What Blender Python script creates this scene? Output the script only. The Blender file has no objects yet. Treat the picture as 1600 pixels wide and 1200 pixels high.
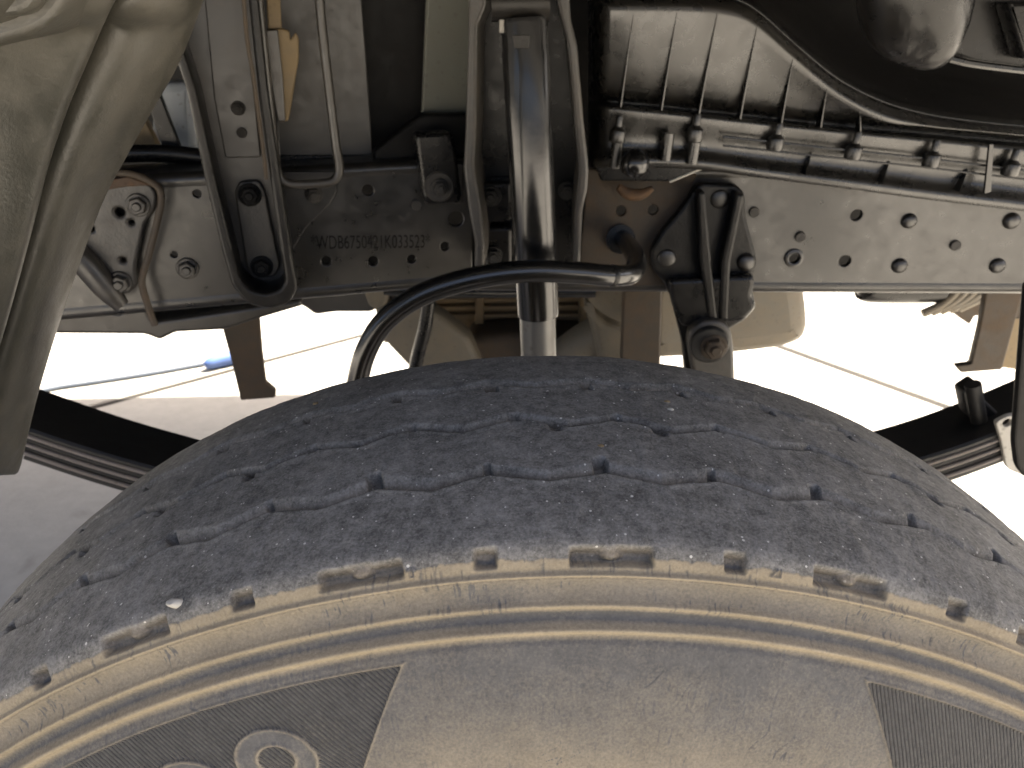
import bpy, bmesh, math, random
import numpy as np
from mathutils import Vector, Matrix
random.seed(4); rng = np.random.default_rng(11)
scene = bpy.context.scene
COL = scene.collection

# ------------------------------------------------------------------ camera
F_PX = 1190.0                                   # focal length in photo pixels (1600 wide)
CAM = np.array([-0.01849, -0.2068, 0.5479 + 0.385])
PITCH, YAW, ROLL = 0.45777, 0.0181, -0.01182
_cp, _sp, _cy, _sy = math.cos(PITCH), math.sin(PITCH), math.cos(YAW), math.sin(YAW)
FW = np.array([_sy*_cp, _cy*_cp, -_sp]); RT = np.array([_cy, -_sy, 0.0]); UP = np.cross(RT, FW)
_c, _s = math.cos(ROLL), math.sin(ROLL)
RT, UP = _c*RT + _s*UP, -_s*RT + _c*UP
cd = bpy.data.cameras.new('camera'); cam = bpy.data.objects.new('camera', cd); COL.objects.link(cam)
cam.matrix_world = Matrix(((RT[0], UP[0], -FW[0], CAM[0]), (RT[1], UP[1], -FW[1], CAM[1]),
                           (RT[2], UP[2], -FW[2], CAM[2]), (0, 0, 0, 1)))
cd.sensor_width = 36; cd.lens = F_PX/1600*36; cd.clip_start = 0.01; cd.clip_end = 500
cd.dof.use_dof = True; cd.dof.focus_distance = 0.33; cd.dof.aperture_fstop = 20
scene.camera = cam
# ------------------------------------------------------------------ light
SUN = Vector((0.50, 0.30, 1.0)).normalized()    # towards the sun: behind the truck, to the right, high
w = bpy.data.worlds.new('World'); scene.world = w; w.use_nodes = True
nt = w.node_tree; sky = nt.nodes.new('ShaderNodeTexSky'); sky.sky_type = 'NISHITA'; sky.sun_disc = False
sky.sun_elevation = math.asin(SUN.z); sky.sun_rotation = math.atan2(SUN.x, SUN.y); sky.dust_density = 8.0; sky.ozone_density = 0.0; sky.air_density = 0.7
bg = nt.nodes['Background']; bg.inputs['Strength'].default_value = 0.08
nt.links.new(sky.outputs[0], bg.inputs['Color'])
sl = bpy.data.lights.new('sun', 'SUN'); sl.energy = 4.2; sl.angle = math.radians(0.5); sl.color = (1, 0.94, 0.84)
so = bpy.data.objects.new('sun', sl); COL.objects.link(so)
so.rotation_euler = SUN.to_track_quat('Z', 'Y').to_euler(); so.location = (2, 2, 5)
scene.view_settings.view_transform = 'Standard'; scene.view_settings.look = 'None'
scene.view_settings.gamma = 1.0; scene.view_settings.exposure = 2.45
scene.render.engine = 'CYCLES'

# ------------------------------------------------------------------ pixel -> place helpers
def ray(u, v): return FW + RT*(u-800)/F_PX - UP*(v-600)/F_PX
def atY(u, v, Y): d = ray(u, v); return CAM + d*(Y-CAM[1])/d[1]
def atZ(u, v, Z): d = ray(u, v); return CAM + d*(Z-CAM[2])/d[2]
class Plane:
    """vertical plane through point o running along horizontal direction yaw"""
    def __init__(s, o, yaw=0.0):
        s.o = np.array(o, float); s.yaw = yaw; s.e = np.array([math.cos(yaw), math.sin(yaw), 0.0])
        s.n = np.array([math.sin(yaw), -math.cos(yaw), 0.0])         # towards the camera side
    def off(s, d): return Plane(s.o + s.n*d, s.yaw)
    def hit(s, u, v):
        d = ray(u, v); return CAM + d*((s.o-CAM) @ s.n)/(d @ s.n)
    def st(s, u, v):
        p = s.hit(u, v) - s.o; return (p @ s.e, p[2])
    def mpp(s, u, v): return float((s.hit(u, v)-CAM) @ FW)/F_PX         # metres per photo pixel there
    def mat(s):
        return Matrix(((s.e[0], 0, s.n[0], s.o[0]), (s.e[1], 0, s.n[1], s.o[1]), (0, 1, 0, s.o[2]), (0, 0, 0, 1)))
def planeY(Y): return Plane((0, Y, 0))

# ------------------------------------------------------------------ materials
def principled(name):
    m = bpy.data.materials.new(name); m.use_nodes = True; t = m.node_tree
    return m, t, t.nodes['Principled BSDF']
def N(t, typ, **kw):
    n = t.nodes.new(typ)
    for k, v in kw.items():
        if hasattr(n, k): setattr(n, k, v)
        else: n.inputs[k].default_value = v
    return n
def L(t, a, b): t.links.new(a, b)
def ramp(t, src, p0, p1, c0=(0,0,0,1), c1=(1,1,1,1)):
    r = N(t, 'ShaderNodeValToRGB'); L(t, src, r.inputs[0])
    r.color_ramp.elements[0].position = p0; r.color_ramp.elements[1].position = p1
    r.color_ramp.elements[0].color = c0; r.color_ramp.elements[1].color = c1
    return r.outputs[0]
def mixc(t, fac, a, b):
    m = N(t, 'ShaderNodeMix', data_type='RGBA')
    for sock, val in ((m.inputs[0], fac), (m.inputs[6], a), (m.inputs[7], b)):
        if isinstance(val, (int, float)): sock.default_value = val
        elif isinstance(val, tuple): sock.default_value = val + ((1,) if len(val) == 3 else ())
        else: L(t, val, sock)
    return m.outputs[2]
def mth(t, op, a, b=0.0, c=None):
    m = N(t, 'ShaderNodeMath', operation=op)
    for i, val in enumerate((a, b, c)):
        if val is None: continue
        if isinstance(val, (int, float)): m.inputs[i].default_value = val
        else: L(t, val, m.inputs[i])
    return m.outputs[0]
def noise(t, vec, scale, detail=6, rough=0.6, dist=0.0):
    n = N(t, 'ShaderNodeTexNoise', Scale=scale, Detail=detail, Roughness=rough, Distortion=dist); L(t, vec, n.inputs['Vector'])
    return n.outputs[0]
def grime(name, base, rough=0.4, metal=0.0, dust=(0.16, 0.13, 0.095), amt=0.4, spots=0.35, bump=0.25, bscale=260, coat=0.0,
          lo=0.42, hi=0.75, big=9.0, spec=0.5, mid=1.0):
    """painted / moulded surface with a patchy film of road dust, dried drops and fine relief"""
    m, t, b = principled(name)
    co = N(t, 'ShaderNodeTexCoord').outputs['Object']
    n1 = noise(t, co, big, 4, 0.65); n2 = noise(t, co, 70, 3, 0.6); n3 = noise(t, co, bscale, 2, 0.6)
    f = mth(t, 'MULTIPLY', ramp(t, mth(t, 'ADD', mth(t, 'MULTIPLY', n1, 0.65), mth(t, 'MULTIPLY', n2, 0.35)), lo, hi), amt)
    v = N(t, 'ShaderNodeTexVoronoi', Scale=150.0, Randomness=1.0); L(t, co, v.inputs['Vector'])
    wn = N(t, 'ShaderNodeTexWhiteNoise'); L(t, v.outputs['Position'], wn.inputs['Vector'])
    drop = mth(t, 'MULTIPLY', mth(t, 'LESS_THAN', v.outputs['Distance'], mth(t, 'MULTIPLY', wn.outputs[0], 0.33)), spots)
    c1 = mixc(t, f, base, dust)
    c2 = mixc(t, drop, c1, tuple(x*0.45 for x in dust))
    L(t, c2, b.inputs['Base Color'])
    rr = mth(t, 'ADD', mth(t, 'MULTIPLY', f, 0.45), mth(t, 'ADD', rough-0.1, mth(t, 'MULTIPLY', n2, 0.2)))
    L(t, rr, b.inputs['Roughness'])
    b.inputs['Metallic'].default_value = metal; b.inputs['Coat Weight'].default_value = coat
    b.inputs['Specular IOR Level'].default_value = spec
    bp = N(t, 'ShaderNodeBump', Strength=bump, Distance=0.0006)
    L(t, mth(t, 'ADD', mth(t, 'MULTIPLY', n2, mid), mth(t, 'MULTIPLY', n3, 0.5)), bp.inputs['Height']); L(t, bp.outputs[0], b.inputs['Normal'])
    return m
M = {}
M['frame']   = grime('frame_paint', (0.013, 0.012, 0.011), 0.30, dust=(0.075, 0.060, 0.043), amt=0.40, spec=1.0, bump=0.15)
M['black']   = grime('black_paint', (0.006, 0.006, 0.0065), 0.27, dust=(0.05, 0.042, 0.033), amt=0.2, spots=0.1, spec=0.4, bump=0.15)
M['gloss']   = grime('gloss_black', (0.005, 0.005, 0.0052), 0.21, dust=(0.06, 0.05, 0.04), amt=0.07, spots=0.05, bump=0.06, spec=0.9)
M['cast']    = grime('cast_iron_black', (0.008, 0.0078, 0.0075), 0.36, dust=(0.06, 0.048, 0.037), amt=0.25, bump=0.8, bscale=420, spec=0.4)
M['castgrey']= grime('cast_iron_dusty', (0.035, 0.032, 0.028), 0.42, dust=(0.14, 0.115, 0.085), amt=0.5, bump=0.9, bscale=420, spec=0.8)
M['fender']  = grime('fender_plastic', (0.034, 0.033, 0.026), 0.38, dust=(0.105, 0.092, 0.068), amt=0.55, spots=0.25, bump=0.7, bscale=480, big=6, spec=0.8, mid=0.15)
M['plastic'] = grime('box_plastic', (0.009, 0.0087, 0.008), 0.26, dust=(0.075, 0.062, 0.047), amt=0.30, spots=0.35, bump=0.12, spec=1.0)
M['panel']   = grime('panel_grey', (0.028, 0.025, 0.021), 0.36, dust=(0.10, 0.08, 0.058), amt=0.42, spec=0.9, bump=0.2)
M['green']   = grime('panel_greenish', (0.15, 0.155, 0.13), 0.5, amt=0.35, spots=0.25)
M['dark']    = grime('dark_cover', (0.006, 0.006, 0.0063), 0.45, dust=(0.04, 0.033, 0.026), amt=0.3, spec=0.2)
M['tan']     = grime('tan_steel', (0.20, 0.145, 0.075), 0.55, dust=(0.30, 0.22, 0.12), amt=0.7)
M['brown']   = grime('rusty_bracket', (0.055, 0.042, 0.029), 0.6, dust=(0.15, 0.095, 0.05), amt=0.55, bump=0.7)
M['rust']    = grime('rust_flakes', (0.075, 0.045, 0.026), 0.7, dust=(0.22, 0.11, 0.04), amt=0.8, bump=1.0)
M['gearbox'] = grime('cast_alloy_dirty', (0.26, 0.185, 0.10), 0.6, dust=(0.30, 0.22, 0.13), amt=0.7, bump=0.8)
M['tank']    = grime('tank_grey', (0.17, 0.15, 0.115), 0.5, dust=(0.28, 0.22, 0.14), amt=0.6)
M['steel']   = grime('zinc_dull', (0.30, 0.29, 0.27), 0.38, metal=0.7, amt=0.6)
M['sleeve']  = grime('damper_tube', (0.16, 0.16, 0.155), 0.35, metal=0.4, amt=0.3)
M['spring']  = grime('spring_steel_black', (0.006, 0.006, 0.006), 0.5, dust=(0.05,0.045,0.04), amt=0.15, spots=0.1)
M['leafedge']= grime('leaf_edge', (0.19, 0.165, 0.15), 0.5, amt=0.5)
M['white']   = grime('pale_sky_glimpse', (0.42, 0.46, 0.50), 0.3, amt=0.2)
M['blue']    = grime('blue_plastic', (0.10, 0.17, 0.40), 0.35, amt=0.1)
M['shadow_strip']    = grime('shadow_grey', (0.10, 0.12, 0.15), 0.6, amt=0.1)
M['body']    = grime('body_paint', (0.35, 0.35, 0.34), 0.4, amt=0.3)
M['seam']    = grime('joint_filler', (0.025, 0.021, 0.016), 0.9, amt=0.2)
M['tag']     = grime('pale_tag', (0.45, 0.43, 0.38), 0.5, amt=0.2)

def concrete():
    m, t, b = principled('concrete')
    co = N(t, 'ShaderNodeTexCoord').outputs['Object']
    n1 = noise(t, co, 1.7, 8, 0.65); n2 = noise(t, co, 28, 8, 0.7); n3 = noise(t, co, 240, 3, 0.6)
    f = mth(t, 'ADD', mth(t, 'MULTIPLY', n1, 0.5), mth(t, 'MULTIPLY', n2, 0.5))
    c = mixc(t, ramp(t, f, 0.3, 0.7), (0.35, 0.328, 0.285), (0.48, 0.455, 0.40))
    st = ramp(t, noise(t, co, 7, 4, 0.55, 0.6), 0.63, 0.72)
    c = mixc(t, mth(t, 'MULTIPLY', st, 0.3), c, (0.15, 0.13, 0.10))
    L(t, c, b.inputs['Base Color']); b.inputs['Roughness'].default_value = 0.9
    bp = N(t, 'ShaderNodeBump', Strength=0.5, Distance=0.002)
    L(t, mth(t, 'ADD', n2, mth(t, 'MULTIPLY', n3, 0.5)), bp.inputs['Height']); L(t, bp.outputs[0], b.inputs['Normal'])
    return m
M['concrete'] = concrete()

# ------------------------------------------------------------------ object helpers
def finish(me, name, mat, parent, sharp=35):
    for p in me.polygons: p.use_smooth = True
    if sharp: me.set_sharp_from_angle(angle=math.radians(sharp))
    me.materials.clear()
    for m_ in (mat if isinstance(mat, (list, tuple)) else [mat]): me.materials.append(M[m_] if isinstance(m_, str) else m_)
    o = bpy.data.objects.new(name, me); COL.objects.link(o)
    if parent is not None: o.parent = parent
    return o
def label(o, text, cat=None, kind=None, group=None):
    o['label'] = text
    if cat: o['category'] = cat
    if kind: o['kind'] = kind
    if group: o['group'] = group
    return o
def from_bm(bm, name, mat, parent, sharp=35):
    me = bpy.data.meshes.new(name); bmesh.ops.recalc_face_normals(bm, faces=bm.faces); bm.to_mesh(me); bm.free()
    return finish(me, name, mat, parent, sharp)
def fillet(pts, r):
    """round the corners of a closed polygon"""
    out = []; n = len(pts)
    for i in range(n):
        a, b, c = (np.array(pts[(i+k) % n][:2], float) for k in (-1, 0, 1))
        va, vc = a-b, c-b; la, lc = np.linalg.norm(va), np.linalg.norm(vc)
        d = min(r, la*0.45, lc*0.45)
        if d < 1e-6: out.append(tuple(b)); continue
        p0, p1 = b+va/la*d, b+vc/lc*d
        for k in range(5):
            s = k/4; out.append(tuple((1-s)**2*p0 + 2*s*(1-s)*b + s*s*p1))
    return out
def catmull(pts, n=6, closed=False):
    P = [np.array(p, float) for p in pts]; out = []
    m = len(P)
    rngi = range(m) if closed else range(m-1)
    for i in rngi:
        p0 = P[(i-1) % m] if closed or i > 0 else 2*P[0]-P[1]
        p1, p2 = P[i], P[(i+1) % m]
        p3 = P[(i+2) % m] if closed or i+2 < m else 2*P[-1]-P[-2]
        for k in range(n):
            s = k/n
            out.append(0.5*((2*p1)+(-p0+p2)*s+(2*p0-5*p1+4*p2-p3)*s*s+(-p0+3*p1-3*p2+p3)*s**3))
    if not closed: out.append(P[-1])
    return out
def plate(name, plane, px, thick, mat, parent, rnd=0.003, bevel=0.0012, holes=(), smooth=False, slots=()):
    """outline given in photo pixels on a plane at a known depth -> solid plate with bevelled edges and real holes"""
    st = [plane.st(u, v) for u, v in px]
    st = [tuple(p) for p in catmull(st, 5, True)] if smooth else fillet(st, rnd)
    cu = bpy.data.curves.new('tmp', 'CURVE'); cu.dimensions = '2D'; cu.fill_mode = 'BOTH'
    rings = [st]
    for h in holes:
        cx, cz = plane.st(h[0], h[1]); r = h[2]*plane.mpp(h[0], h[1])
        rings.append([(cx+r*math.cos(a), cz+r*math.sin(a)) for a in np.linspace(0, 2*math.pi, 20, endpoint=False)])
    for s_ in slots: rings.append(fillet([plane.st(u, v) for u, v in s_], rnd))
    for r_ in rings:
        sp = cu.splines.new('POLY'); sp.points.add(len(r_)-1)
        sp.points.foreach_set('co', [c for p in r_ for c in (p[0], p[1], 0, 1)]); sp.use_cyclic_u = True
    bv = min(bevel, thick*0.45)
    cu.extrude = thick/2-bv; cu.bevel_depth = bv; cu.bevel_resolution = 2; cu.offset = -bv
    ob = bpy.data.objects.new('tmp', cu)
    me = bpy.data.meshes.new_from_object(ob); bpy.data.objects.remove(ob); bpy.data.curves.remove(cu)
    me.name = name
    me.transform(plane.mat() @ Matrix.Translation((0, 0, -thick/2)))
    return finish(me, name, mat, parent, 30)
def tube(name, pts, r, mat, parent, n=14, sub=8, smooth=True, cap=True, sharp=40):
    """swept round bar; r a number or one per control point"""
    rr = list(r) if hasattr(r, '__len__') else [r]*len(pts)
    P4 = [np.append(np.array(p, float), q) for p, q in zip(pts, rr)]
    if smooth: P4 = catmull(P4, sub)
    P = [p[:3] for p in P4]; R_ = [p[3] for p in P4]
    bm = bmesh.new(); rings = []; ref = None
    for i, p in enumerate(P):
        tg = P[min(i+1, len(P)-1)]-P[max(i-1, 0)]; tg = tg/np.linalg.norm(tg)
        if ref is None: ref = np.cross(tg, [0.3, 0.9, 0.2])
        ref = ref - tg*(ref@tg); ref /= np.linalg.norm(ref); bi = np.cross(tg, ref)
        rings.append([bm.verts.new(p+R_[i]*(math.cos(a)*ref+math.sin(a)*bi)) for a in np.linspace(0, 2*math.pi, n, endpoint=False)])
    for a, b in zip(rings, rings[1:]):
        for k in range(n): bm.faces.new((a[k], a[(k+1) % n], b[(k+1) % n], b[k]))
    if cap: bm.faces.new(rings[0][::-1]); bm.faces.new(rings[-1])
    return from_bm(bm, name, mat, parent, sharp)
def lathe_mesh(name, prof, n=24, mat='steel'):
    """profile (r, h) turned about local +Z"""
    bm = bmesh.new(); rings = []
    for r, h in prof:
        if r < 1e-9: rings.append([bm.verts.new((0, 0, h))])
        else: rings.append([bm.verts.new((r*math.cos(a), r*math.sin(a), h)) for a in np.linspace(0, 2*math.pi, n, endpoint=False)])
    for a, b in zip(rings, rings[1:]):
        for k in range(n):
            if len(a) == 1: bm.faces.new((a[0], b[k], b[(k+1) % n]))
            elif len(b) == 1: bm.faces.new((a[k], a[(k+1) % n], b[0]))
            else: bm.faces.new((a[k], a[(k+1) % n], b[(k+1) % n], b[k]))
    me = bpy.data.meshes.new(name); bmesh.ops.recalc_face_normals(bm, faces=bm.faces); bm.to_mesh(me); bm.free()
    for p in me.polygons: p.use_smooth = True
    me.set_sharp_from_angle(angle=math.radians(32)); me.materials.append(M[mat])
    return me
def place(me, name, plane, u, v, rpx, parent, spin=0.0, lift=0.0, depth=1.0):
    """a turned or hexagonal piece (unit radius) set on a plane at a photo pixel"""
    p = plane.off(lift).hit(u, v); s = rpx*plane.mpp(u, v)
    o = bpy.data.objects.new(name, me); COL.objects.link(o); o.parent = parent
    m = plane.mat(); m.translation = Vector(p)
    o.matrix_local = m @ Matrix.Rotation(spin, 4, 'Z') @ Matrix.Diagonal((s, s, s*depth, 1))
    return o
def hex_bolt(name, mat):
    """washer, flange, hex head with chamfer and threaded end, unit radius over the flange"""
    bm = bmesh.new()
    def ring(r, h, n, off=0): return [bm.verts.new((r*math.cos(2*math.pi*k/n+off), r*math.sin(2*math.pi*k/n+off), h)) for k in range(n)]
    def skin(rs, capit=True):
        for a, b in zip(rs, rs[1:]):
            n = len(a)
            for k in range(n): bm.faces.new((a[k], a[(k+1) % n], b[(k+1) % n], b[k]))
        if capit: bm.faces.new(rs[-1])
    skin([ring(1.0, -0.1, 24), ring(1.0, 0.16, 24), ring(0.92, 0.24, 24)])
    skin([ring(0.78, 0.2, 6), ring(0.78, 0.72, 6), ring(0.66, 0.86, 6)])
    skin([ring(0.38, 0.8, 16), ring(0.38, 1.05, 16), ring(0.3, 1.15, 16)])
    me = bpy.data.meshes.new(name); bmesh.ops.recalc_face_normals(bm, faces=bm.faces); bm.to_mesh(me); bm.free()
    for p in me.polygons: p.use_smooth = True
    me.set_sharp_from_angle(angle=math.radians(30)); me.materials.append(M[mat]); return me
def grid_sheet(name, rows, mat, parent, thick=0.004, sub=1, sharp=None):
    """rows of 3D points (same count) -> bent sheet with thickness"""
    nr, nc = len(rows), len(rows[0])
    me = bpy.data.meshes.new(name)
    me.from_pydata([tuple(p) for r in rows for p in r], [], [(i*nc+j, i*nc+j+1, (i+1)*nc+j+1, (i+1)*nc+j) for i in range(nr-1) for j in range(nc-1)])
    me.update(); o = finish(me, name, mat, parent, sharp)
    if thick:
        s_ = o.modifiers.new('solid', 'SOLIDIFY'); s_.thickness = thick; s_.offset = -1
    if sub:
        q = o.modifiers.new('sub', 'SUBSURF'); q.levels = sub; q.render_levels = sub
    return o
def box(name, lo, hi, mat, parent, bev=0.004):
    bm = bmesh.new(); bmesh.ops.create_cube(bm, size=1)
    for v in bm.verts: v.co = Vector([lo[k] if v.co[k] < 0 else hi[k] for k in range(3)])
    if bev: bmesh.ops.bevel(bm, geom=bm.edges[:], offset=bev, segments=2, affect='EDGES', profile=0.5)
    return from_bm(bm, name, mat, parent, 35)

BOLT_FRAME = hex_bolt('bolt_mesh_frame', 'panel'); BOLT_BLACK = hex_bolt('bolt_mesh_black', 'cast'); BOLT_STEEL = hex_bolt('bolt_mesh_steel', 'castgrey')
DOME = lathe_mesh('rivet_mesh', [(1.0, -0.1), (1.0, 0.12), (0.95, 0.32), (0.78, 0.52), (0.5, 0.66), (0.0, 0.7)], 20, 'frame')
CAPN = lathe_mesh('stud_mesh', [(1.0, -0.1), (1.0, 0.5), (0.9, 0.62), (0.0, 0.62)], 16, 'castgrey')

# ------------------------------------------------------------------ ground: concrete slabs with sawn joints
gm = bpy.data.meshes.new('ground')
gm.from_pydata([(-60, -60, -0.0045), (60, -60, -0.0045), (60, 60, -0.0045), (-60, 60, -0.0045)], [], [(0, 1, 2, 3)])
ground = finish(gm, 'ground', 'seam', None, None); ground['kind'] = 'structure'
ga = math.radians(36.0); ea = np.array([math.cos(ga), math.sin(ga)]); eb = np.array([-math.sin(ga), math.cos(ga)])
ja = float(np.array([1.02, 1.66]) @ ea); jb = float(np.array([-0.60, 1.96]) @ eb)         # the two joints seen in the photo
gap = 0.028
avals = [-40.0, ja-9.0, ja-4.5, ja, ja+4.5, ja+9.0, 40.0]; bvals = [-40.0, jb-9.0, jb-4.5, jb, jb+4.5, jb+9.0, 40.0]
for i in range(len(avals)-1):
    for j in range(len(bvals)-1):
        a0, a1, b0, b1 = avals[i]+gap/2, avals[i+1]-gap/2, bvals[j]+gap/2, bvals[j+1]-gap/2
        bm = bmesh.new(); ring = []
        for (h, ins) in ((-0.04, 0), (-0.003, 0), (0.0, 0.003)):
            ring.append([bm.verts.new((*(ea*x+eb*y), h)) for x, y in ((a0+ins, b0+ins), (a1-ins, b0+ins), (a1-ins, b1-ins), (a0+ins, b1-ins))])
        for p, q in zip(ring, ring[1:]):
            for k in range(4): bm.faces.new((p[k], p[(k+1) % 4], q[(k+1) % 4], q[k]))
        bm.faces.new(ring[-1])
        from_bm(bm, 'concrete_slab', 'concrete', ground, 20)
shadow_pts = [atZ(60, 612, 0.006), atZ(95, 605, 0.006), atZ(150, 597, 0.006), atZ(240, 583, 0.006), atZ(330, 567, 0.006)]
shadow_strip = tube('shadow_strip', shadow_pts, 0.006, 'shadow_strip', None, n=10)  # solid strip built in place of a thin shadow on the ground
label(shadow_strip, 'thin grey-blue strip standing in for a shadow on the sunlit concrete', 'shadow_strip')
bp_ = [atZ(318, 569, 0.02), atZ(326, 568, 0.02), atZ(345, 563, 0.02), atZ(368, 558, 0.02), atZ(385, 555, 0.02)]
fl = tube('float', bp_, [0.006, 0.016, 0.0199, 0.018, 0.005], 'blue', None, n=16)
label(fl, 'small blue rounded object on the concrete at the end of the shadow strip', 'float')

# ------------------------------------------------------------------ the truck: one thing, everything bolted to it is a part
truck = bpy.data.objects.new('truck', None); COL.objects.link(truck)
label(truck, 'truck with black chassis frame, grey plastic fender and one worn dusty tyre', 'truck')

# ---- tyre ----------------------------------------------------------
R0, W, DROP, ZC = 0.39, 0.165, 0.007, 0.385
def vnoise(x, y, seed=0):
    r = np.random.default_rng(seed); T = r.random((256, 256))
    xi = np.floor(x).astype(int); yi = np.floor(y).astype(int); fx = x-xi; fy = y-yi
    fx = fx*fx*(3-2*fx); fy = fy*fy*(3-2*fy)
    g = lambda a, b: T[a % 256, b % 256]
    return (g(xi, yi)*(1-fx)+g(xi+1, yi)*fx)*(1-fy)+(g(xi, yi+1)*(1-fx)+g(xi+1, yi+1)*fx)*fy
def fbm(x, y, o=4, seed=0):
    s = 0; a = 0.5
    for k in range(o): s = s+a*vnoise(x*2**k, y*2**k, seed+k); a *= 0.5
    return s
def build_tyre():
    # side profile (y, r): near bead -> near shoulder -> tread -> far shoulder -> far bead
    near = [(0.012, 0.222), (-0.008, 0.24), (-0.021, 0.27), (-0.026, 0.30), (-0.0215, 0.325), (-0.0145, 0.345), (-0.0098, 0.357), (-0.0062, 0.365), (-0.0034, 0.3735), (-0.001, 0.380)]
    tread = [(W*a, R0-DROP*abs(2*a-1)**2.5) for a in np.linspace(0.012, 0.988, 60)]
    far = [(W-y, r) for y, r in near][::-1]
    pts = np.array(near+tread+far)
    for _ in range(2):
        q = pts.copy(); q[1:-1] = (pts[:-2]+2*pts[1:-1]+pts[2:])/4; pts = np.where(np.arange(len(pts))[:, None] < 8, pts, q)
    s = np.concatenate([[0], np.cumsum(np.hypot(*np.diff(pts, axis=0).T))])
    s_of_r = lambda r: np.interp(r, pts[:12, 1], s[:12])
    s_sh = float(np.interp(0.0, pts[9:14, 0], s[9:14]))          # near shoulder edge
    s_lo, s_hi = float(s_of_r(0.296)), float(np.interp(W, pts[60:74, 0], s[60:74]))+0.006
    S = np.concatenate([np.linspace(0, s_lo, 14)[:-1], np.arange(s_lo, s_sh+0.05, 0.00042), np.arange(s_sh+0.05004, s_hi, 0.00055), np.linspace(s_hi+0.0004, s[-1], 24)])
    py, pr = np.interp(S, s, pts[:, 0]), np.interp(S, s, pts[:, 1])
    k = np.ones(9)/9                                              # soften polyline kinks
    for _ in range(2):
        a = slice(20, -30); py2 = np.convolve(py, k, 'same'); pr2 = np.convolve(pr, k, 'same'); py[a], pr[a] = py2[a], pr2[a]
    dy, dr = np.gradient(py, S), np.gradient(pr, S); ln = np.hypot(dy, dr); ny, nr = -dr/ln, dy/ln
    TH = np.concatenate([np.arange(-46, 46, 0.07), np.arange(46, 314, 3.0)])
    th, SS = np.meshgrid(TH, S, indexing='ij')
    Y = np.broadcast_to(py, th.shape); RR = np.broadcast_to(pr, th.shape)
    h = np.zeros(th.shape); groove = np.zeros(th.shape); recess_shade = np.zeros(th.shape); dust = np.zeros(th.shape)
    arc = np.radians(th)*R0                                       # metres along the tread
    q = SS-s_sh                                                   # metres across: <0 sidewall, >0 tread
    ss = lambda e0, e1, x: np.clip((x-e0)/(e1-e0), 0, 1)**2*(3-2*np.clip((x-e0)/(e1-e0), 0, 1))
    on = (q > -0.004) & (q < W+0.004)
    # general wear
    h += 0.0012*(fbm(arc*25+9, SS*25, 3, 3)-0.45) + 0.0007*(fbm(arc*130, SS*60, 3, 8)-0.45)*ss(-0.004, 0.002, q)
    h += 0.00022*(fbm(arc*700, SS*500, 2, 21)-0.4)*ss(-0.002, 0.002, q)
    PER = 6.55
    def tri(x): return 2*np.abs(x-np.floor(x)-0.5)                # 1 at integers, 0 half-way
    wob = (fbm(arc*45, arc*0+3, 3, 31)-0.45)
    for gi, (yc, amp, wd, dep, ph, seed) in enumerate(((0.0385, 0.0036, 0.0088, 0.0056, -3.39, 41), (0.0780, 0.0044, 0.0066, 0.0056, -1.77, 43), (0.1145, 0.0034, 0.0090, 0.0052, -3.42, 47))):
        x = (th-ph)/PER
        wv = tri(x)
        if gi == 1: wv = np.where((np.floor(x) % 2) == 0, wv, wv)
        c = yc + amp*(wv-0.5)*1.7 + 0.0025*(fbm(arc*60, arc*0+gi*7, 3, seed)-0.45)
        d = q-c                                                    # distance past the near lip
        fade = 0.75+0.35*ss(0.3, 0.6, fbm(arc*14+gi*5, arc*0, 2, seed+1))
        wd_ = wd*(0.75+0.5*fbm(arc*35, arc*0+2, 2, seed+2))
        cut = ss(-0.0004, 0.0004, d)*(1-ss(0.1, 1.0, d/wd_))
        h -= dep*fade*cut*on; groove = np.maximum(groove, cut*np.clip(fade, 0, 1)*on)
        slit = np.exp(-np.abs((d-0.0007)/0.0007)**2.5)*(0.8+0.2*ss(0.35, 0.5, fbm(arc*90+gi, arc*0+1, 2, seed+5)))
        h -= (0.0042, 0.0042, 0.0024)[gi]*slit*on; recess_shade = np.maximum(recess_shade, (1.0, 1.0, 0.7)[gi]*np.exp(-np.abs((d-0.0021)/0.0022)**2.5)*on)  # mask for the shade painted along each near lip
        lip = np.exp(-((d+0.0012)/0.0012)**2)
        h += 0.00035*lip*on
        # transverse nick at the far-going corner of every wave
        fx = (x-np.round(x))*np.radians(PER)*R0
        idx = np.round(x); rnd = np.modf(np.abs(np.sin(idx*12.9898+gi*4.1)*43758.5))[0]
        nw = 0.0016+0.0016*rnd
        if gi == 2: nl0, nl1 = -0.006, 0.001
        elif gi == 1: nl0, nl1 = -0.001, 0.006
        else: nl0, nl1 = 0.0, 0.0085+0.003*rnd
        nick = (1-ss(nw*0.55, nw*1.15, np.abs(fx+0.0015*(d/0.008))))*ss(nl0-0.001, nl0+0.0008, d)*(1-ss(nl1-0.0018, nl1, d))
        h -= (0.0034+0.0012*rnd)*nick*on; recess_shade = np.maximum(recess_shade, 0.8*nick*on)
        if gi == 1:                                                # worn half-round pockets on the near lip
            fx2 = (x-0.36-np.round(x-0.36))*np.radians(PER)*R0
            pocket = np.exp(-((fx2/0.0030)**2+((d+0.002)/0.0028)**2)**2)
            h -= 0.0024*pocket*on*(rnd > 0.25); recess_shade = np.maximum(recess_shade, 0.7*pocket*on*(rnd > 0.25))
    # shoulder slots (long) and notches (short)
    near_arc = np.radians(th)*0.383
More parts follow.
